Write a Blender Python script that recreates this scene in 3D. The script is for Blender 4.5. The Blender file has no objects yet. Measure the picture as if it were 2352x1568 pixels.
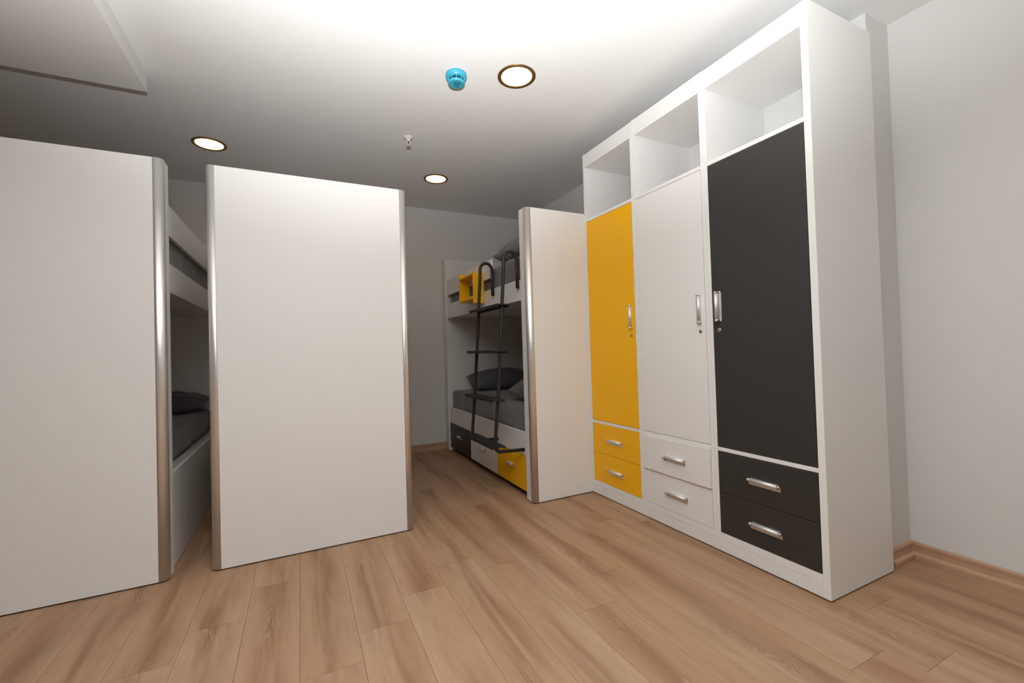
import bpy, bmesh, math, random
from mathutils import Vector, Matrix, noise
random.seed(4)
S = bpy.context.scene
COL = S.collection

# ---------------------------------------------------------------- camera, world, lights, exposure
cam = bpy.data.objects.new('camera', bpy.data.cameras.new('camera'))
COL.objects.link(cam)
cam.data.sensor_width = 36.0
cam.data.lens = 995.6 / 2352 * 36.0
cam.data.clip_start = 0.02
R_ = Vector((0.89784738, -0.4392643, -0.03028134))
U_ = Vector((0.01959802, -0.02883663, 0.999392))
F_ = Vector((0.43987044, 0.89789494, 0.01728218))
M = Matrix.Identity(4)
for i in range(3):
    M[i][0], M[i][1], M[i][2] = R_[i], U_[i], -F_[i]
M[2][3] = 1.0
cam.matrix_world = M
S.camera = cam

w = bpy.data.worlds.new('world'); S.world = w; w.use_nodes = True
w.node_tree.nodes['Background'].inputs[0].default_value = (0.9, 0.95, 1, 1)
w.node_tree.nodes['Background'].inputs[1].default_value = 0.0

# the photographer's flash: a small head above the camera, tilted up for a bounce off the ceiling
def flash(energy, az, el):
    fl = bpy.data.lights.new('flash_head', 'SPOT')
    fl.energy = energy; fl.color = (0.985, 1.0, 1.015)
    fl.spot_size = math.radians(130); fl.spot_blend = 0.9
    fl.shadow_soft_size = 0.03
    o = bpy.data.objects.new('flash_head', fl); COL.objects.link(o)
    o.location = (0.0, 0.0, 1.26)
    a, e = math.radians(az), math.radians(el)
    o.rotation_euler = Vector((math.sin(a) * math.cos(e), math.cos(a) * math.cos(e), math.sin(e))).to_track_quat('-Z', 'Y').to_euler()
flash(630, 24, 69)

S.view_settings.view_transform = 'Standard'
S.view_settings.look = 'None'
S.view_settings.gamma = 1.0
S.view_settings.use_curve_mapping = False
S.view_settings.exposure = 0.0

# ---------------------------------------------------------------- materials
def mat(name, col, rough=0.5, metal=0.0, spec=0.5, emit=None, estr=0.0, bump=None, coat=0.0):
    m = bpy.data.materials.new(name); m.use_nodes = True
    nt = m.node_tree; b = nt.nodes['Principled BSDF']
    b.inputs['Base Color'].default_value = (*col, 1)
    b.inputs['Roughness'].default_value = rough
    b.inputs['Metallic'].default_value = metal
    b.inputs['Specular IOR Level'].default_value = spec
    b.inputs['Coat Weight'].default_value = coat
    if emit:
        b.inputs['Emission Color'].default_value = (*emit, 1)
        b.inputs['Emission Strength'].default_value = estr
    if bump:
        sc, st, dist = bump
        tc = nt.nodes.new('ShaderNodeTexCoord')
        n = nt.nodes.new('ShaderNodeTexNoise'); n.inputs['Scale'].default_value = sc
        n.inputs['Detail'].default_value = 4
        bp = nt.nodes.new('ShaderNodeBump'); bp.inputs['Strength'].default_value = st
        bp.inputs['Distance'].default_value = dist
        nt.links.new(tc.outputs['Object'], n.inputs['Vector'])
        nt.links.new(n.outputs['Fac'], bp.inputs['Height'])
        nt.links.new(bp.outputs['Normal'], b.inputs['Normal'])
    return m

M_wall = mat('wall_paint', (0.72, 0.71, 0.69), 0.9, spec=0.2, bump=(90, 0.08, 0.002))
M_ceil = mat('ceiling_paint', (0.78, 0.78, 0.765), 0.95, spec=0.1, bump=(60, 0.05, 0.002))
M_white = mat('white_laminate', (0.83, 0.82, 0.80), 0.42, spec=0.4)
M_wgloss = mat('white_laminate_inside', (0.78, 0.775, 0.755), 0.25, spec=0.5)
M_yel = mat('yellow_laminate', (0.97, 0.50, 0.0015), 0.42, spec=0.35)
M_ant = mat('anthracite_laminate', (0.033, 0.031, 0.029), 0.45, spec=0.45)
M_alu = mat('polished_aluminium', (0.90, 0.89, 0.88), 0.38, metal=0.85)
M_satin = mat('satin_aluminium', (0.74, 0.73, 0.72), 0.5, metal=0.7)
M_chrome = mat('chrome', (0.75, 0.74, 0.73), 0.12, metal=1.0)
M_lock = mat('lock_nickel', (0.60, 0.50, 0.40), 0.28, metal=1.0)
M_hole = mat('dark_slot', (0.01, 0.01, 0.01), 0.8)
M_blk = mat('black_powdercoat', (0.022, 0.021, 0.020), 0.45, spec=0.4)
M_bronze = mat('lamp_ring_bronze', (0.22, 0.13, 0.045), 0.35, metal=0.7)
M_lamp = mat('lamp_diffuser', (0.9, 0.9, 0.85), 0.5, emit=(1.0, 0.46, 0.13), estr=9.0)
M_blue = mat('detector_blue', (0.038, 0.33, 0.45), 0.3, spec=0.5)
M_ink = mat('pen_ink', (0.004, 0.03, 0.06), 0.6)
M_vent = mat('detector_vent', (0.004, 0.035, 0.06), 0.6)
M_sprk = mat('sprinkler_white', (0.72, 0.69, 0.65), 0.4)
M_bulb = mat('sprinkler_red_bulb', (0.25, 0.01, 0.01), 0.15)
M_dark = mat('subfloor_dark', (0.05, 0.035, 0.025), 0.9)

def cloth(name, col, sc, st=0.4):
    m = mat(name, col, 0.85, spec=0.15)
    nt = m.node_tree; b = nt.nodes['Principled BSDF']
    b.inputs['Sheen Weight'].default_value = 0.3
    tc = nt.nodes.new('ShaderNodeTexCoord')
    mp = nt.nodes.new('ShaderNodeMapping'); mp.inputs['Rotation'].default_value = (0.8, 0.3, 0.4)
    mp.inputs['Scale'].default_value = (1.0, 1.7, 0.8)
    n = nt.nodes.new('ShaderNodeTexNoise'); n.inputs['Scale'].default_value = sc
    n.inputs['Detail'].default_value = 2; n.inputs['Distortion'].default_value = 0.8
    bp = nt.nodes.new('ShaderNodeBump'); bp.inputs['Strength'].default_value = st
    bp.inputs['Distance'].default_value = 0.02
    nt.links.new(tc.outputs['Object'], mp.inputs[0]); nt.links.new(mp.outputs[0], n.inputs['Vector'])
    nt.links.new(n.outputs['Fac'], bp.inputs['Height']); nt.links.new(bp.outputs['Normal'], b.inputs['Normal'])
    return m
M_sheet = cloth('grey_sheet', (0.155, 0.145, 0.142), 4.5)
M_pill = cloth('slate_pillowcase', (0.115, 0.113, 0.112), 9)
M_crum = cloth('crumpled_pillowcase', (0.150, 0.143, 0.140), 11, 1.0)

def wood(name, base, dark, light, along='Y', use_rand=True, streak=1.0):
    m = bpy.data.materials.new(name); m.use_nodes = True
    nt = m.node_tree; N = nt.nodes; L = nt.links
    b = N['Principled BSDF']; b.inputs['Roughness'].default_value = 0.5
    b.inputs['Specular IOR Level'].default_value = 0.35
    geo = N.new('ShaderNodeNewGeometry'); oi = N.new('ShaderNodeObjectInfo')
    sep = N.new('ShaderNodeSeparateXYZ'); L.new(geo.outputs['Position'], sep.inputs[0])
    def math_(op, a, bb=None, c=None):
        n = N.new('ShaderNodeMath'); n.operation = op
        for i, v in enumerate((a, bb, c)):
            if v is None: continue
            if isinstance(v, (int, float)): n.inputs[i].default_value = v
            else: L.new(v, n.inputs[i])
        return n.outputs[0]
    rnd = oi.outputs['Random']
    X, Y = (sep.outputs[0], sep.outputs[1]) if along == 'Y' else (sep.outputs[1], sep.outputs[0])
    ox = math_('MULTIPLY_ADD', rnd, 37.0, X); oy = math_('MULTIPLY_ADD', rnd, 91.0, Y)
    if not use_rand: ox, oy = X, Y
    def vec(sx, sy):
        c = N.new('ShaderNodeCombineXYZ')
        L.new(math_('MULTIPLY', ox, sx), c.inputs[0]); L.new(math_('MULTIPLY', oy, sy), c.inputs[1])
        L.new(sep.outputs[2], c.inputs[2]); return c.outputs[0]
    def noise_(v, scale, det=2, dist=0.0, rough=0.5):
        n = N.new('ShaderNodeTexNoise'); L.new(v, n.inputs['Vector'])
        n.inputs['Scale'].default_value = scale; n.inputs['Detail'].default_value = det
        n.inputs['Distortion'].default_value = dist; n.inputs['Roughness'].default_value = rough
        return n.outputs['Fac']
    def ramp(f, *stops):
        r = N.new('ShaderNodeValToRGB'); L.new(f, r.inputs[0])
        els = r.color_ramp.elements
        while len(els) < len(stops): els.new(0.5)
        for e, (p, v) in zip(els, stops): e.position = p; e.color = (v, v, v, 1)
        return r.outputs[0]
    def mix(f, c1, c2):
        x = N.new('ShaderNodeMix'); x.data_type = 'RGBA'
        L.new(f, x.inputs[0])
        for s, c in ((6, c1), (7, c2)):
            if isinstance(c, tuple): x.inputs[s].default_value = (*c, 1)
            else: L.new(c, x.inputs[s])
        return x.outputs[2]
    big = noise_(vec(12.0, 1.0), 1.0, 3, 0.7)               # broad heart-wood streaks
    if use_rand:      # the dark figure keeps to the middle of each board
        u = math_('FRACT', math_('DIVIDE', math_('ADD', X, 0.0185), 0.18661))
        d = math_('ABSOLUTE', math_('SUBTRACT', u, math_('MULTIPLY_ADD', noise_(vec(1.0, 1.6), 1.0, 1), 0.7, 0.15)))
        win = ramp(d, (0.10, 1.0), (0.44, 0.0))
        streakf = math_('MULTIPLY', ramp(big, (0.40, 0.0), (0.60, 1.0)), win)
    else:
        streakf = ramp(big, (0.50, 0.0), (0.66, 1.0))
    hz = noise_(vec(5.0, 0.8), 1.3, 3, 0.2)
    lightf = ramp(hz, (0.38, 0.0), (0.66, 1.0))
    cath = noise_(vec(8.0, 1.5), 1.0, 2, 0.9)               # cathedral figure: contour lines of a stretched noise
    lines = math_('SINE', math_('MULTIPLY', cath, 150.0))
    near = ramp(noise_(vec(6.0, 2.2), 1.0, 2, 0.3), (0.50, 0.0), (0.62, 1.0))
    linef = math_('MULTIPLY', ramp(lines, (0.62, 0.0), (1.0, 1.0)), math_('MULTIPLY', streakf, near))
    darkl = math_('MULTIPLY', ramp(math_('MULTIPLY', lines, -1.0), (0.50, 0.0), (1.0, 1.0)), math_('MULTIPLY', streakf, near))
    fib = noise_(vec(120.0, 5.0), 1.0, 3, 0.0, 0.65)
    fibf = ramp(fib, (0.45, 0.0), (0.80, 1.0))
    mot = ramp(noise_(vec(38.0, 9.0), 1.0, 4, 0.3, 0.7), (0.42, 0.0), (0.70, 1.0))
    pink = ramp(noise_(vec(3.0, 0.7), 1.7, 2, 0.2), (0.42, 0.0), (0.62, 1.0))
    c = mix(math_('MULTIPLY', lightf, 0.8), base, light)
    c = mix(math_('MULTIPLY', pink, 0.45), c, (base[0] * 1.02, base[1] * 0.90, base[2] * 0.90))
    c = mix(math_('MULTIPLY', streakf, 0.66 * streak), c, dark)
    c = mix(math_('MULTIPLY', darkl, 0.5), c, dark)
    c = mix(math_('MULTIPLY', linef, 0.55), c, tuple(min(1, v * 1.25) for v in light))
    c = mix(math_('MULTIPLY', fibf, 0.24), c, dark)
    c = mix(math_('MULTIPLY', mot, 0.16), c, dark)
    # each board its own shade
    hsv = N.new('ShaderNodeHueSaturation'); L.new(c, hsv.inputs['Color'])
    L.new(math_('MULTIPLY_ADD', rnd, 0.06, 1.06), hsv.inputs['Value'])
    L.new(hsv.outputs[0], b.inputs['Base Color'])
    bp = N.new('ShaderNodeBump'); bp.inputs['Strength'].default_value = 0.08; bp.inputs['Distance'].default_value = 0.001
    L.new(fib, bp.inputs['Height']); L.new(bp.outputs[0], b.inputs['Normal'])
    return m
M_floor = wood('oak_laminate', (0.37, 0.228, 0.132), (0.185, 0.088, 0.042), (0.43, 0.290, 0.185))
M_baseY = wood('oak_skirting_y', (0.44, 0.27, 0.17), (0.28, 0.15, 0.09), (0.52, 0.35, 0.24), 'Y', False, 0.6)
M_baseX = wood('oak_skirting_x', (0.44, 0.27, 0.17), (0.28, 0.15, 0.09), (0.52, 0.35, 0.24), 'X', False, 0.6)

# ---------------------------------------------------------------- mesh helpers
def bx(bm, x0, x1, y0, y1, z0, z1, mi=0):
    v = [bm.verts.new((x, y, z)) for x in (x0, x1) for y in (y0, y1) for z in (z0, z1)]
    for f in ((0, 1, 3, 2), (4, 6, 7, 5), (0, 4, 5, 1), (2, 3, 7, 6), (0, 2, 6, 4), (1, 5, 7, 3)):
        fc = bm.faces.new([v[i] for i in f]); fc.material_index = mi
def prism(bm, pts, a0, a1, axis='z', mi=0, smooth=False):
    """closed polygon pts (u,v) extruded between a0 and a1 along axis"""
    def P(u, v, a):
        return {'z': (u, v, a), 'y': (u, a, v), 'x': (a, u, v)}[axis]
    n = len(pts)
    A = [bm.verts.new(P(u, v, a0)) for u, v in pts]; B = [bm.verts.new(P(u, v, a1)) for u, v in pts]
    f = bm.faces.new(A[::-1]); f.material_index = mi
    f = bm.faces.new(B); f.material_index = mi
    for i in range(n):
        f = bm.faces.new((A[i], A[(i + 1) % n], B[(i + 1) % n], B[i])); f.material_index = mi; f.smooth = smooth
def lathe(bm, prof, cx, cy, n=32, mi=0, smooth=True, cap0=True, cap1=True):
    rings = []
    for r, z in prof:
        rings.append([bm.verts.new((cx + r * math.cos(2 * math.pi * i / n), cy + r * math.sin(2 * math.pi * i / n), z)) for i in range(n)])
    for a, b in zip(rings, rings[1:]):
        for i in range(n):
            f = bm.faces.new((a[i], a[(i + 1) % n], b[(i + 1) % n], b[i])); f.smooth = smooth; f.material_index = mi
    if cap0: bm.faces.new(rings[0][::-1]).material_index = mi
    if cap1: bm.faces.new(rings[-1]).material_index = mi
def tube(bm, pts, r, n=12, mi=0):
    pts = [Vector(p) for p in pts]; rings = []
    prev = None
    for i, p in enumerate(pts):
        t = ((pts[min(i + 1, len(pts) - 1)] - p).normalized() + (p - pts[max(i - 1, 0)]).normalized()).normalized()
        if prev is None:
            a = t.orthogonal().normalized()
        else:
            a = (prev - t * prev.dot(t)).normalized()
        prev = a; b = t.cross(a)
        rings.append([bm.verts.new(p + r * (a * math.cos(2 * math.pi * k / n) + b * math.sin(2 * math.pi * k / n))) for k in range(n)])
    for A, B in zip(rings, rings[1:]):
        for k in range(n):
            f = bm.faces.new((A[k], A[(k + 1) % n], B[(k + 1) % n], B[k])); f.smooth = True; f.material_index = mi
    bm.faces.new(rings[0][::-1]).material_index = mi; bm.faces.new(rings[-1]).material_index = mi
def obj(name, bm, mats, parent=None, label=None, bevel=0.0):
    bmesh.ops.recalc_face_normals(bm, faces=bm.faces[:])
    me = bpy.data.meshes.new(name); bm.to_mesh(me); bm.free()
    for m in (mats if isinstance(mats, (list, tuple)) else [mats]): me.materials.append(m)
    o = bpy.data.objects.new(name, me); COL.objects.link(o)
    if parent is not None: o.parent = parent; o.matrix_parent_inverse = Matrix.Identity(4)
    if parent is not None:                     # meshes are written in world space: undo every parent's offset
        off = Vector(); p = parent
        while p: off += p.location; p = p.parent
        me.transform(Matrix.Translation(-off))
    if label: o['label'] = label
    if bevel:
        bv = o.modifiers.new('bevel', 'BEVEL'); bv.width = bevel; bv.segments = 2; bv.limit_method = 'ANGLE'
    return o
def tag(o, label, cat, group=None):
    o['label'] = label; o['category'] = cat
    if group: o['group'] = group
    return o
def thing(name, label, cat, loc, group=None):
    o = bpy.data.objects.new(name, None); o.empty_display_size = 0.1; COL.objects.link(o); o.location = loc
    return tag(o, label, cat, group)
def struct(name, bm, m, label, bevel=0.0, parent=None):
    o = obj(name, bm, m, parent, label, bevel)
    if parent is None: o['kind'] = 'structure'
    return o
def box(name, m, parent, x0, x1, y0, y1, z0, z1, bevel=0.0012, label=None):
    bm = bmesh.new(); bx(bm, x0, x1, y0, y1, z0, z1)
    return obj(name, bm, m, parent, label, bevel)

# ---------------------------------------------------------------- setting
HC = 2.452          # ceiling
YB = 4.31           # back wall
XB, XR, YC = 2.295, 2.485, 1.003   # wall behind the wardrobes, wall at the right, face of the pier between them
XL, YF = -3.6, -4.6
T = 0.12
bm = bmesh.new(); bx(bm, XL - T, XR + T, YF - T, YB + T, -0.12, -0.0085)
floor = struct('floor', bm, M_dark, 'pale oak laminate floor of long planks running towards the back wall')

PW = 0.18661
joints = {-11: 1.1, -3: 1.80, -2: 1.97, -1: 2.195, 0: 1.507, 1: 1.66, 2: 1.823, 3: 1.99, 4: 1.865, 5: 1.38, 6: 1.573,
          7: 1.82, 8: 0.753, 9: 0.645, 10: 0.885}
PL = 1.27
def row_edge(k): return -0.0185 + PW * k
k0 = math.floor((XL + 0.0185) / PW); k1 = math.floor((XR + 0.0185) / PW)
for k in range(k0, k1 + 1):
    xa = max(row_edge(k), XL); xb = min(row_edge(k + 1), XR)
    ys = joints.get(k, random.uniform(0, PL))
    ys -= PL * math.ceil((ys - YF) / PL)
    y = ys
    while y < YB:
        ya, yb = max(y, YF), min(y + PL, YB)
        # the room steps in behind the wardrobes
        pieces = []
        if xb <= XB + 1e-6: pieces = [(xa, xb, ya, yb)]
        elif xa >= XB: pieces = [(xa, xb, ya, min(yb, YC))]
        else:
            pieces = [(xa, xb, ya, min(yb, YC))]
            if yb > YC: pieces.append((xa, XB, max(ya, YC), yb))
        for (p, q, r, s) in pieces:
            if q - p < 0.01 or s - r < 0.02 or (p > XR - 0.003): continue
            g = 0.0005
            box('plank', M_floor, floor, p + g, q - g, r + g, s - g, -0.008, 0.0, 0)
        y += PL

bm = bmesh.new(); bx(bm, XL - T, XR + T, YF - T, YB + T, HC, HC + 0.12)
ceiling = struct('ceiling', bm, M_ceil, 'plain white plastered ceiling with round downlights')
bm = bmesh.new(); bx(bm, XL - T, XR + T, YB, YB + T, -0.12, HC)
struct('wall_back', bm, M_wall, 'white painted wall behind the heads of the bunk beds')
bm = bmesh.new()
prism(bm, [(XR, YF - T), (XR + T, YF - T), (XR + T, YB), (XB, YB), (XB, YC), (XR, YC)], -0.12, HC)
struct('wall_right', bm, M_wall, 'white painted wall stepping forward behind the wardrobes')
bm = bmesh.new(); bx(bm, XL - T, XL, YF - T, YB, -0.12, HC)
struct('wall_left', bm, M_wall, 'white painted wall on the far left, outside the view')
bm = bmesh.new(); bx(bm, XL, XR, YF - T, YF, -0.12, HC)
struct('wall_front', bm, M_wall, 'white painted wall behind the viewer')
bm = bmesh.new(); bx(bm, XL, -0.672, YF, 2.757, 2.360, HC)
struct('trim_1', bm, M_ceil, 'boxed white plasterboard soffit dropped below the ceiling at upper left')

# skirting: tall back strip with a rounded shoe along its foot
PROF = [(0, 0.0), (0.022, 0.0), (0.0225, 0.018), (0.021, 0.0235), (0.0175, 0.026), (0.0125, 0.027), (0.0095, 0.031), (0.0085, 0.050), (0.0100, 0.062), (0.0095, 0.069), (0.006, 0.074), (0, 0.075)]
bm = bmesh.new(); prism(bm, [(XR - d, z) for d, z in PROF], YF, YC, 'y')
struct('baseboard_right', bm, M_baseY, 'brown oak skirting with rounded shoe along the bare right wall')
bm = bmesh.new(); prism(bm, [(YC - d, z) for d, z in PROF], XB + 0.002, XR - 0.0005, 'x')
struct('baseboard_pier', bm, M_baseX, 'short brown oak skirting on the pier beside the wardrobe')
bm = bmesh.new(); prism(bm, [(YB - d, z) for d, z in PROF], XL, XB, 'x')
struct('baseboard_back', bm, M_baseX, 'brown oak skirting along the back wall between the bunk beds')

# ---------------------------------------------------------------- handles and locks
def handle_profile(w):
    """open section in (a across, h out of the face): flat plate with a lip that rises from its edge a=-w/2 and curls back over it.
    Returns the closed outline and, per edge, whether that edge shades smooth."""
    t = 0.0014; c = (-w / 2 + 0.0085, 0.0095); ra, rh = 0.0085, 0.0095
    an = [math.radians(v) for v in range(215, -31, -14)]
    out = [(c[0] + ra * math.cos(x), c[1] + rh * math.sin(x)) for x in an]
    inn = [(c[0] + (ra - t) * math.cos(x), c[1] + (rh - t) * math.sin(x)) for x in an]
    pts = [(w / 2, 0.0), (w / 2, 0.0022), (w / 2 - 0.002, 0.0026), (-w / 2 + 0.003, 0.0022)] + inn + out[::-1] + [(-w / 2 + 0.001, 0.0)]
    n = len(pts); k = len(inn)
    sm = [False] * n
    for i in range(4, 4 + k - 1): sm[i] = True
    for i in range(4 + k, 4 + 2 * k - 1): sm[i] = True
    return pts, sm
def handle(parent, face_x, cy, cz, length, direction, lip, wid=0.030, label=None):
    """face_x: the face it sits on (front looks to -x). direction 'v' upright, 'h' level. lip +1/-1: the side of the plate the lip grows from"""
    pr, sm = handle_profile(wid)
    bm = bmesh.new()
    def put(a, h, l):
        if direction == 'v': return (face_x - h, cy + lip * a, cz + l)
        return (face_x - h, cy + l, cz - lip * a * -1)
    def ext(l0, l1, mi, grow=0.0):
        pp = [(a, h + (grow if h > 0.003 else 0)) for a, h in pr]
        A = [bm.verts.new(put(a, h, l0)) for a, h in pp]; B = [bm.verts.new(put(a, h, l1)) for a, h in pp]
        n = len(pp)
        for vs in (A[::-1], B):
            f = bm.faces.new(vs); f.material_index = mi
        for i in range(n):
            f = bm.faces.new((A[i], A[(i + 1) % n], B[(i + 1) % n], B[i])); f.material_index = mi; f.smooth = sm[i]
    L2 = length / 2
    ext(-L2 + 0.009, L2 - 0.009, 0)
    ext(-L2, -L2 + 0.009, 1, 0.0006); ext(L2 - 0.009, L2, 1, 0.0006)
    for s in (-1, 1):                       # little webs closing the section just inside each end
        l0, l1 = sorted((s * (L2 - 0.0085), s * (L2 - 0.0065)))
        web = [(-wid / 2 + 0.002, 0.0015), (-wid / 2 + 0.013, 0.0015), (-wid / 2 + 0.0155, 0.0100), (-wid / 2 + 0.012, 0.0170), (-wid / 2 + 0.005, 0.0170), (-wid / 2 + 0.001, 0.010)]
        A = [bm.verts.new(put(a, h, l0)) for a, h in web]; B = [bm.verts.new(put(a, h, l1)) for a, h in web]
        bm.faces.new(A[::-1]).material_index = 1; bm.faces.new(B).material_index = 1
        for i in range(6):
            bm.faces.new((A[i], A[(i + 1) % 6], B[(i + 1) % 6], B[i])).material_index = 1
    return obj('handle', bm, [M_satin, M_chrome], parent, label)
def lock(parent, face_x, cy, cz):
    bm = bmesh.new()
    n = 20
    def ring(r, x): return [bm.verts.new((x, cy + r * math.cos(2 * math.pi * i / n), cz + r * math.sin(2 * math.pi * i / n))) for i in range(n)]
    prof = [(0.0095, face_x), (0.0095, face_x - 0.003), (0.0082, face_x - 0.0045), (0.0060, face_x - 0.0040), (0.0055, face_x - 0.0048)]
    rs = [ring(r, x) for r, x in prof]
    for a, b in zip(rs, rs[1:]):
        for i in range(n):
            f = bm.faces.new((a[i], a[(i + 1) % n], b[(i + 1) % n], b[i])); f.smooth = True
    bm.faces.new(rs[-1])
    bx(bm, face_x - 0.0051, face_x - 0.0046, cy - 0.0010, cy + 0.0010, cz - 0.0035, cz + 0.0035, 1)
    return obj('lock', bm, [M_lock, M_hole], parent)

# ---------------------------------------------------------------- wardrobes
XW = 1.792
XWB = 2.256
def wardrobe(y0, y1, oy0, oy1, m, label, group, proud=(0, 0), top=2.329, handle_y=None, handle_lip=1, lock_y=None):
    t = thing('wardrobe', label, 'wardrobe', (XW, (y0 + y1) / 2, 0), group)
    box('side_panel', M_white, t, XW, XWB, y0, oy0, 0.006, top)
    box('side_panel', M_white, t, XW, XWB, oy1, y1, 0.006, top)
    box('back_panel', M_wgloss, t, XWB - 0.012, XWB - 0.002, oy0, oy1, 0.064, 2.255)
    box('bottom_panel', M_white, t, XW + 0.0005, XWB - 0.012, oy0, oy1, 0.062, 0.0955)
    box('plinth', M_white, t, XW + 0.0008, XW + 0.018, oy0, oy1, 0.006, 0.0612)
    box('rail', M_white, t, XW + 0.0003, XWB - 0.012, oy0, oy1, 0.4845, 0.5025)
    box('shelf', M_white, t, XW + 0.0003, XWB - 0.012, oy0, oy1, 1.8575, 1.8765)
    box('top_panel', M_white, t, XW + 0.0003, XWB - 0.012, oy0, oy1, 2.2375, 2.2555)
    box('cornice', M_white, t, XW + 0.0008, XW + 0.018, oy0, oy1, 2.2562, top - 0.001)
    g = 0.0022
    names = {'y': 'yellow', 'w': 'white', 'a': 'anthracite'}
    d = box('door', m, t, XW - 0.0005, XW + 0.017, oy0 + g, oy1 - g, 0.5025 + g, 1.8575 - g - 0.0008)
    handle(d, XW - 0.0005, handle_y, 1.172, 0.143, 'v', handle_lip, 0.030, 'satin upright bar handle')
    lock(d, XW - 0.0005, lock_y, 1.060)
    for (za, zb, pr) in ((0.0955, 0.2885, proud[1]), (0.2885, 0.4845, proud[0])):
        bmx = bmesh.new()
        bx(bmx, XW - 0.0005 - pr, XW + 0.017 - pr, oy0 + g, oy1 - g, za + g / 2, zb - g / 2)
        # the box behind the front
        bx(bmx, XW + 0.017 - pr, XWB - 0.06 - pr, oy0 + 0.016, oy1 - 0.016, za + 0.012, zb - 0.03)
        dr = obj('drawer', bmx, m, t, None, 0.0012)
        cz = 0.186 if za < 0.2 else 0.381
        handle(dr, XW - 0.0005 - pr, (oy0 + oy1) / 2 - 0.004, cz, 0.143, 'h', -1, 0.030, 'satin level bar handle')
    return t
G = None
wardrobe(0.972, 1.4675, 0.9995, 1.4495, M_ant, 'tall white wardrobe with anthracite door and drawers, nearest the bare wall', G,
         handle_y=1.413, handle_lip=-1, lock_y=1.413)
wardrobe(1.4680, 1.9660, 1.4885, 1.9455, M_white, 'tall all-white wardrobe standing between the anthracite and yellow ones', G,
         proud=(0.009, 0.0), top=2.332, handle_y=1.527, handle_lip=1, lock_y=1.521)
wardrobe(1.9665, 2.4590, 1.9850, 2.4400, M_yel, 'tall white wardrobe with yellow door and drawers, next to a bunk bed', G,
         handle_y=2.027, handle_lip=1, lock_y=2.018)

# ---------------------------------------------------------------- bunk beds
YP, DP, HP = 2.461, 0.095, 1.921      # front face of the end panels, their thickness and height
YQ = 4.200                            # inner face of the far end panels
W = 0.945
def end_panel(t, x0, x1, yf, s):
    """yf: outer face; s=+1 when the body lies towards +y"""
    c, r = 0.037, 0.027
    ya = yf; yb = yf + s * DP
    bm = bmesh.new()
    pts = [(x0 + c, ya), (x1 - c, ya), (x1 - c, ya + s * 0.006), (x1 - 0.006, ya + s * c), (x1, ya + s * c), (x1, yb), (x0, yb), (x0, ya + s * c), (x0 + 0.006, ya + s * c), (x0 + c, ya + s * 0.006)]
    prism(bm, pts, 0.007, HP)
    p = obj('end_panel', bm, M_white, t)
    for xe, d in ((x0, 1), (x1, -1)):
        bm = bmesh.new()
        out = [(xe + d * (c - 0.0004), ya - s * 0.0010)]
        for i in range(11):
            an = math.radians(90 * i / 10)
            out.append((xe + d * (r - r * math.sin(an)) - d * 0.001, ya + s * (r - r * math.cos(an)) - s * 0.001))
        out.append((xe - d * 0.001, ya + s * (c - 0.002)))
        inn = [(xe + d * 0.0055, ya + s * (c - 0.002))]
        for i in range(10, -1, -1):
            an = math.radians(90 * i / 10)
            inn.append((xe + d * (r - (r - 0.005) * math.sin(an)), ya + s * (r - (r - 0.005) * math.cos(an))))
        inn.append((xe + d * (c - 0.0004), ya + s * 0.005))
        prism(bm, out + inn, 0.007, HP + 0.0005, 'z', 0, True)
        o = obj('edge_trim', bm, M_alu, p, 'rounded aluminium corner strip')
        # hold the flat ends crisp
        for poly in o.data.polygons:
            if abs(poly.normal.z) > 0.9: poly.use_smooth = False
    return p
def bunk(x0, label, open_left, guard, drawers, loc_name=None):
    x1 = x0 + W
    t = thing('bunk_bed', label, 'bunk bed', (x0 + W / 2, (YP + YQ) / 2, 0), 'white bunk beds with flat end panels')
    end_panel(t, x0, x1, YP, 1)
    end_panel(t, x0, x1, YQ + DP, -1)
    a, b = YP + DP, YQ
    ins = 0.012
    L0, L1 = x0 + ins, x0 + ins + 0.018           # left boards
    R0, R1 = x1 - ins - 0.018, x1 - ins           # right boards
    # left side
    if drawers:
        box('side_rail', M_white, t, L0, L1, a, b, 0.286, 0.440, label='low bed rail above the drawers')
        box('side_rail', M_white, t, L0, L1, a, b, 1.325, 1.468, label='upper bed rail')
        box('guard_rail', M_white, t, L0, L1, 3.070, b, 1.556, 1.702)
        seg = [(b - 0.001, 3.628, M_ant, 'anthracite drawer'), (3.625, 3.062, M_white, 'white drawer'), (3.059, a + 0.001, M_yel, 'yellow drawer')]
        for yh, yl, m, lb in seg:
            bmx = bmesh.new()
            bx(bmx, L0, L1, yl, yh, 0.046, 0.2835)
            bx(bmx, L1, L1 + 0.60, yl + 0.015, yh - 0.015, 0.060, 0.25)
            dr = obj('drawer', bmx, m, t, lb, 0.001)
            handle(dr, L0, (yl + yh) / 2 + 0.0, 0.178, 0.105, 'h', -1, 0.028)
        box('kickboard', M_ant, t, L0 + 0.06, L0 + 0.078, a, b, 0.002, 0.045)
    else:
        box('side_rail', M_white, t, L0, L1, a, b, 0.004, 0.452)
        box('side_rail', M_white, t, L0, L1, a, b, 1.325, 1.466)
        box('guard_rail', M_white, t, L0, L1, a, b, 1.602, 1.752)
    box('side_rail', M_white, t, R0, R1, a, b, 0.004, 0.452)
    box('side_rail', M_white, t, R0, R1, a, b, 1.325, 1.466)
    if not drawers: box('guard_rail', M_white, t, R0, R1, a, b, 1.602, 1.752)
    box('bed_base', M_white, t, L1, R0, a, b, 0.400, 0.418)
    box('bed_base', M_white, t, L1, R0, a, b, 1.335, 1.353)
    return t
B1, B2, B3 = -0.549 - W, -0.388, 1.329
bunk(B1, 'white bunk bed at the left, cut off by the edge of the photo', False, True, False)
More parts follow.
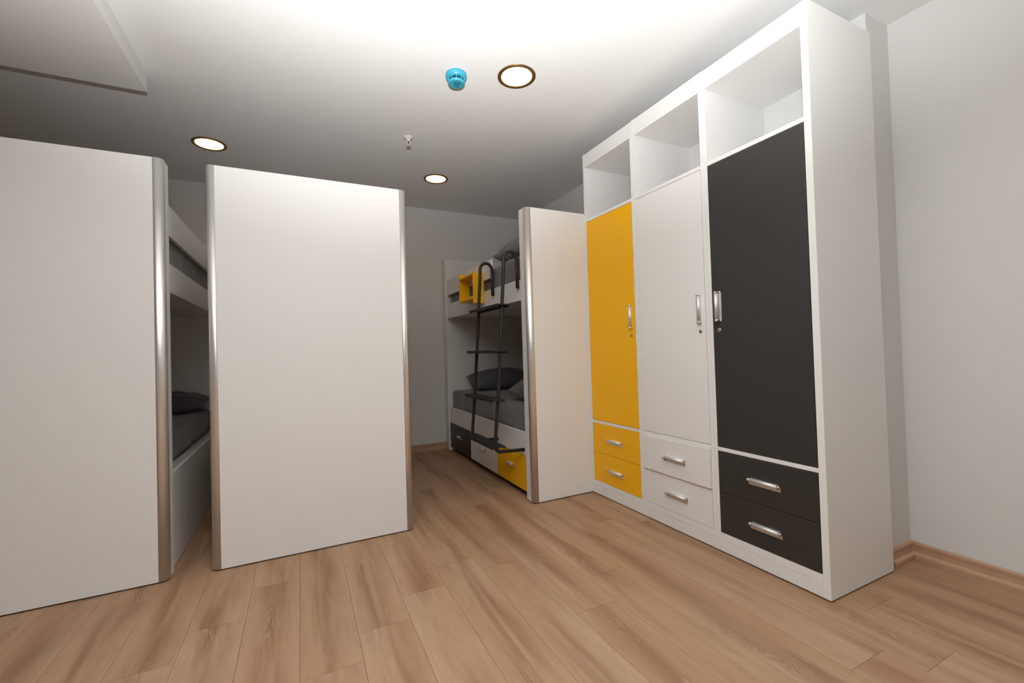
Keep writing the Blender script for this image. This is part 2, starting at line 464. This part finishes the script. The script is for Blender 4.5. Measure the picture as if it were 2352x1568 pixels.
bunk(B2, 'white bunk bed in the middle, seen only as its broad end panel', False, True, False)
bunk(B3, 'white bunk bed with dark, white and yellow drawers, beside the wardrobes', True, True, True)

def mattress(x0, x1, y0, y1, z0, z1, label, seed, sag=0.008):
    bm = bmesh.new(); r = 0.035
    nx, ny, nz = 16, 34, 5
    # rounded slab: grid on the six faces via a subdivided cube pulled onto a rounded box
    def rnd(p):
        q = Vector(p)
        lo = Vector((x0 + r, y0 + r, z0 + r)); hi = Vector((x1 - r, y1 - r, z1 - r))
        c = Vector([min(max(q[i], lo[i]), hi[i]) for i in range(3)])
        d = q - c
        if d.length > 1e-6: q = c + d.normalized() * r
        return q
    def lin(a, b, n):      # finer towards the ends so that the rounding shows
        e = [a, a + r * 0.35, a + r * 0.7, a + r]
        m_ = [a + r + (b - a - 2 * r) * i / n for i in range(1, n)]
        return e + m_ + [b - r, b - r * 0.7, b - r * 0.35, b]
    gx, gy, gz = lin(x0, x1, nx), lin(y0, y1, ny), lin(z0, z1, nz)
    cache = {}
    def V(i, j, k):
        key = (i, j, k)
        if key not in cache:
            p = Vector((gx[i], gy[j], gz[k])); q = rnd(p)
            n = (noise.noise(Vector((q.x * 5, q.y * 5, q.z * 5 + seed))) + 0.5 * noise.noise(Vector((q.x * 13, q.y * 9, q.z * 11 + seed))))
            d = (q - Vector(((x0 + x1) / 2, (y0 + y1) / 2, (z0 + z1) / 2)))
            if gz[k] > z0 + 0.01:
                q.z += n * sag * (1 if k > len(gz) / 2 else 0.3)
                if i < 3: q.x -= n * sag * 0.8
                if i > len(gx) - 4: q.x -= n * sag * 0.8
            cache[key] = bm.verts.new(q)
        return cache[key]
    I, J, K = len(gx) - 1, len(gy) - 1, len(gz) - 1
    def quad(*v):
        f = bm.faces.new(v); f.smooth = True
    for i in range(I):
        for j in range(J):
            quad(V(i, j, 0), V(i, j + 1, 0), V(i + 1, j + 1, 0), V(i + 1, j, 0)); quad(V(i, j, K), V(i + 1, j, K), V(i + 1, j + 1, K), V(i, j + 1, K))
    for i in range(I):
        for k in range(K):
            quad(V(i, 0, k), V(i + 1, 0, k), V(i + 1, 0, k + 1), V(i, 0, k + 1)); quad(V(i, J, k), V(i, J, k + 1), V(i + 1, J, k + 1), V(i + 1, J, k))
    for j in range(J):
        for k in range(K):
            quad(V(0, j, k), V(0, j, k + 1), V(0, j + 1, k + 1), V(0, j + 1, k)); quad(V(I, j, k), V(I, j + 1, k), V(I, j + 1, k + 1), V(I, j, k + 1))
    return tag(obj('mattress', bm, M_sheet), label, 'mattress')
def pillow(loc, lx, ly, h, rot, label, seed, tilt=(0, 0), wr=0.010, m=None):
    bm = bmesh.new(); n = 30
    top, bot = {}, {}
    for i in range(n + 1):
        for j in range(n + 1):
            u = -1 + 2 * i / n; v = -1 + 2 * j / n
            # corners stick out, edges draw in
            ku = 1 - 0.07 * (1 - v * v) ** 0.8 - 0.03 * abs(noise.noise(Vector((u * 2, v * 2, seed))))
            kv = 1 - 0.07 * (1 - u * u) ** 0.8 - 0.03 * abs(noise.noise(Vector((u * 2, v * 2, seed + 4))))
            x = u * lx / 2 * kv if abs(u) < 1 else u * lx / 2 * (1 - 0.07 * (1 - v * v) ** 0.8)
            y = v * ly / 2 * ku
            e = max(0.0, (1 - abs(u) ** 2.6) * (1 - abs(v) ** 2.6)) ** 0.5
            nz_ = noise.noise(Vector((u * 2.2 + seed, v * 2.2, seed))) * 1.0 + 0.6 * noise.noise(Vector((u * 6 + v * 2, v * 3 - u, seed + 9)))
            rid = abs(noise.noise(Vector((u * 2.5 + v, v * 1.2 + seed, 3.3))))
            edge = (i in (0, n) or j in (0, n))
            zt = h * 0.62 * e + (nz_ * wr - rid * wr * 1.6) * min(1, e * 2) + (0.004 * noise.noise(Vector((u * 5, v * 5, seed))) if edge else 0)
            zb = -h * 0.38 * min(1, e * 1.25)
            pv = Vector((x, y, zt))
            top[i, j] = bm.verts.new(pv)
            bot[i, j] = top[i, j] if edge else bm.verts.new((x, y, zb))
    for i in range(n):
        for j in range(n):
            f = bm.faces.new((top[i, j], top[i + 1, j], top[i + 1, j + 1], top[i, j + 1])); f.smooth = True
            f = bm.faces.new((bot[i, j], bot[i, j + 1], bot[i + 1, j + 1], bot[i + 1, j])); f.smooth = True
    o = obj('pillow', bm, m or M_pill); o.location = loc; o.rotation_euler = (tilt[0], tilt[1], rot)
    return tag(o, label, 'pillow')
# right-hand bunk
mattress(B3 + 0.034, B3 + W - 0.034, YP + DP + 0.006, YQ - 0.008, 0.419, 0.600, 'grey-sheeted mattress on the lower level of the bunk bed with a ladder', 1.3)
mattress(B3 + 0.043, B3 + W - 0.034, YP + DP + 0.006, YQ - 0.008, 1.354, 1.648, 'thick grey-sheeted mattress on the upper level of the bunk bed with a ladder', 5.1, 0.014)
pillow((1.83, 4.02, 0.700), 0.66, 0.30, 0.17, 0.04, 'dark grey pillow propped at the far head of the lower bunk behind the ladder', 2.0, (0.34, -0.04))
pillow((1.80, 2.87, 0.676), 0.66, 0.52, 0.20, 0.25, 'lighter grey creased pillow at the near end of the lower bunk behind the ladder', 7.0, (0, 0), 0.018, M_crum)
pillow((1.645, 2.865, 1.725), 0.50, 0.60, 0.20, 0.03, 'crumpled grey pillow on the upper bunk above the black ladder', 11.0, (0.0, 0.06), 0.048, M_crum)
# left-hand bunk
mattress(B1 + 0.034, B1 + W - 0.10, YP + DP + 0.006, YQ - 0.008, 0.419, 0.600, 'dark grey mattress on the lower level of the left bunk bed', 8.8, 0.012)
mattress(B1 + 0.034, B1 + W - 0.036, YP + DP + 0.006, YQ - 0.008, 1.354, 1.640, 'dark grey mattress behind the guard rail of the left bunk bed', 3.8, 0.012)
pillow((-0.97, 4.02, 0.662), 0.66, 0.30, 0.15, -0.03, 'dark pillow at the head of the left bunk bed, seen through the gap', 4.4, (0.15, 0.0))

# ---------------------------------------------------------------- ladder
t = thing('bunk_ladder', 'black steel ladder hooked over the rail of the right-hand bunk bed', 'ladder', (1.2, 2.81, 0.33))
XS = B3 + 0.012
def leg_pts(y):
    xi = XS - 0.0125; zt = 1.600; r = 0.049
    cxx = xi - r
    pts = [(xi, y, 1.408), (xi, y, 1.50), (xi, y, zt)]
    for i in range(1, 9):
        an = math.pi * i / 9
        pts.append((cxx + r * math.cos(an), y, zt + r * math.sin(an) * 1.12))
    pts.append((cxx - r, y, zt)); pts.append((cxx - r - 0.004, y, 1.52)); pts.append((1.205, y, 1.23)); pts.append((1.165, y, 0.72)); pts.append((1.136, y, 0.43))
    for i in range(1, 6):
        an = math.radians(18 * i)
        pts.append((1.130 + 0.035 - 0.035 * math.cos(an), y, 0.375 - 0.045 * math.sin(an)))
    pts.append((XS - 0.001, y, 0.322))
    return pts
YA, YBB = 3.022, 2.603
def leg_x(z): return 1.136 + (z - 0.43) / (1.52 - 0.43) * (1.228 - 1.136)
for y in (YA, YBB):
    bm = bmesh.new(); tube(bm, leg_pts(y), 0.0118, 12)
    bx(bm, XS - 0.0115, XS + 0.026, y - 0.011, y + 0.011, 1.4695, 1.4735); bx(bm, XS + 0.0225, XS + 0.026, y - 0.011, y + 0.011, 1.430, 1.4735)
    obj('rail', bm, M_blk, t)
for z in (1.290, 0.985, 0.665, 0.362):
    xc = leg_x(z) if z > 0.4 else 1.150
    bm = bmesh.new(); bx(bm, xc - 0.048, xc + 0.040, 2.572, 3.095, z, z + 0.010)
    bx(bm, xc - 0.048, xc - 0.044, 2.572, 3.095, z - 0.010, z); bx(bm, xc + 0.036, xc + 0.040, 2.572, 3.095, z - 0.010, z)
    obj('tread', bm, M_blk, t, None, 0.0015)

# ---------------------------------------------------------------- yellow box shelf hung on the guard rail
t = thing('box_shelf', 'small open yellow box shelf hung on the bunk bed guard rail', 'shelf', (1.295, 3.38, 1.38))
xa, xb = 1.247, XS - 0.001
box('side_panel', M_yel, t, xa, xb, 3.214, 3.230, 1.374, 1.618)
box('side_panel', M_yel, t, xa, xb, 3.538, 3.554, 1.408, 1.652)
box('top_panel', M_yel, t, xa, xb, 3.230, 3.538, 1.602, 1.618)
box('bottom_panel', M_yel, t, xa, xb, 3.230, 3.538, 1.408, 1.424)

# ---------------------------------------------------------------- ceiling fittings
def downlight(x, y, label):
    t = thing('ceiling_downlight', label, 'ceiling light', (x, y, HC), 'round recessed downlights')
    bm = bmesh.new()
    lathe(bm, [(0.102, HC), (0.102, HC - 0.003), (0.098, HC - 0.0055), (0.086, HC - 0.0050), (0.0815, HC - 0.0012)], x, y, 48, 0, True, True, True)
    obj('ring', bm, M_bronze, t)
    bm = bmesh.new(); lathe(bm, [(0.0818, HC - 0.0010), (0.0818, HC - 0.0024), (0.079, HC - 0.0030)], x, y, 48, 0, True, True, True)
    obj('diffuser', bm, M_lamp, t)
downlight(1.068, 2.026, 'lit round downlight beside the blue smoke detector, largest in view')
downlight(-0.524, 3.505, 'lit round downlight above the gap between the left and middle bunk beds')
downlight(1.058, 3.523, 'lit round downlight furthest back, near the sprinkler')

DX, DY = 0.768, 2.140
t = thing('smoke_detector', 'blue dome smoke detector with a number penned on it', 'smoke detector', (DX, DY, HC))
bm = bmesh.new()
lathe(bm, [(0.0555, HC), (0.0565, HC - 0.005), (0.0560, HC - 0.012), (0.0530, HC - 0.021), (0.0490, HC - 0.0265), (0.030, HC - 0.0270)], DX, DY, 48)
obj('base', bm, M_blue, t)
bm = bmesh.new(); lathe(bm, [(0.0400, HC - 0.0265), (0.0385, HC - 0.0405)], DX, DY, 40)
obj('vent', bm, M_vent, t)
for k in range(10):
    bm = bmesh.new()
    an = 2 * math.pi * (k + 0.5) / 10 + math.radians(-17)
    c, s = math.cos(an), math.sin(an)
    vs = []
    for r_, zz in ((0.0385, HC - 0.0265), (0.0485, HC - 0.0265), (0.0440, HC - 0.0410), (0.0375, HC - 0.0410)):
        for q in (-0.0014, 0.0014):
            vs.append(bm.verts.new((DX + r_ * c - q * s, DY + r_ * s + q * c, zz)))
    for a_, b_ in ((0, 2), (2, 4), (4, 6), (6, 0)):
        bm.faces.new((vs[a_], vs[a_ + 1], vs[b_ + 1], vs[b_]))
    bm.faces.new((vs[0], vs[2], vs[4], vs[6])); bm.faces.new((vs[1], vs[7], vs[5], vs[3]))
    obj('rib', bm, M_blue, t)
bm = bmesh.new()
lathe(bm, [(0.0440, HC - 0.0400), (0.0440, HC - 0.0440), (0.0425, HC - 0.0490), (0.0390, HC - 0.0515), (0.0375, HC - 0.0522)], DX, DY, 48)
obj('cap', bm, M_blue, t)
# pen strokes, "27" turned on its side
ZK = HC - 0.0532
def stroke(bm, pts, wd=0.0021):
    P = [Vector((DX + a, DY + b, ZK)) for a, b in pts]
    prev = None
    for i in range(len(P)):
        t_ = (P[min(i + 1, len(P) - 1)] - P[max(i - 1, 0)]).normalized(); nrm = Vector((-t_.y, t_.x, 0)) * wd
        cur = (bm.verts.new(P[i] + nrm), bm.verts.new(P[i] - nrm), bm.verts.new(P[i] + nrm + Vector((0, 0, 0.0006))), bm.verts.new(P[i] - nrm + Vector((0, 0, 0.0006))))
        if prev:
            bm.faces.new((prev[0], prev[1], cur[1], cur[0])); bm.faces.new((prev[0], cur[0], cur[2], prev[2])); bm.faces.new((prev[1], prev[3], cur[3], cur[1]))
        prev = cur
def dxy(px, py):
    """strokes were sketched on a small grid: x to the right, y towards the room's near side"""
    rx = Vector((0.898, -0.439)); ry = Vector((-0.439, -0.898))
    v = rx * (px * 0.001) + ry * (py * -0.001)
    return (v.x, v.y)
bm = bmesh.new()
stroke(bm, [dxy(*p) for p in ((14, -21), (17.5, -14), (17, -5), (12, 0), (7, -4), (0, -14), (-5, -21), (-7, -11), (-8.5, 0))])
stroke(bm, [dxy(*p) for p in ((-13, 8), (-7, 10), (-2, 14), (4, 20), (7, 21), (7.5, 14), (6, 8), (2, 7))])
obj('pen_number', bm, M_ink, t)

SX, SY = 0.688, 2.903
t = thing('fire_sprinkler', 'small white ceiling sprinkler head with a red bulb', 'sprinkler', (SX, SY, HC))
bm = bmesh.new(); lathe(bm, [(0.032, HC), (0.033, HC - 0.003), (0.027, HC - 0.006), (0.022, HC - 0.006), (0.021, HC - 0.012), (0.012, HC - 0.014)], SX, SY, 32)
obj('escutcheon', bm, M_sprk, t)
bm = bmesh.new(); lathe(bm, [(0.011, HC - 0.013), (0.011, HC - 0.024), (0.007, HC - 0.026)], SX, SY, 20)
obj('body', bm, M_sprk, t)
r2, u2 = 0.898, -0.439
for s in (-1, 1):
    bm = bmesh.new()
    tube(bm, [(SX + s * d * r2, SY + s * d * u2, HC - h) for d, h in ((0.009, 0.024), (0.0115, 0.030), (0.0105, 0.043), (0.006, 0.052), (0.0, 0.055))], 0.0026, 8)
    obj('frame_arm', bm, M_sprk, t)
bm = bmesh.new(); lathe(bm, [(0.001, HC - 0.025), (0.0026, HC - 0.028), (0.0026, HC - 0.046), (0.001, HC - 0.050)], SX, SY, 12)
obj('bulb', bm, M_bulb, t, 'red glass bulb')
bm = bmesh.new(); lathe(bm, [(0.004, HC - 0.054), (0.004, HC - 0.060), (0.016, HC - 0.061), (0.016, HC - 0.0625)], SX, SY, 24)
obj('deflector', bm, M_satin, t)
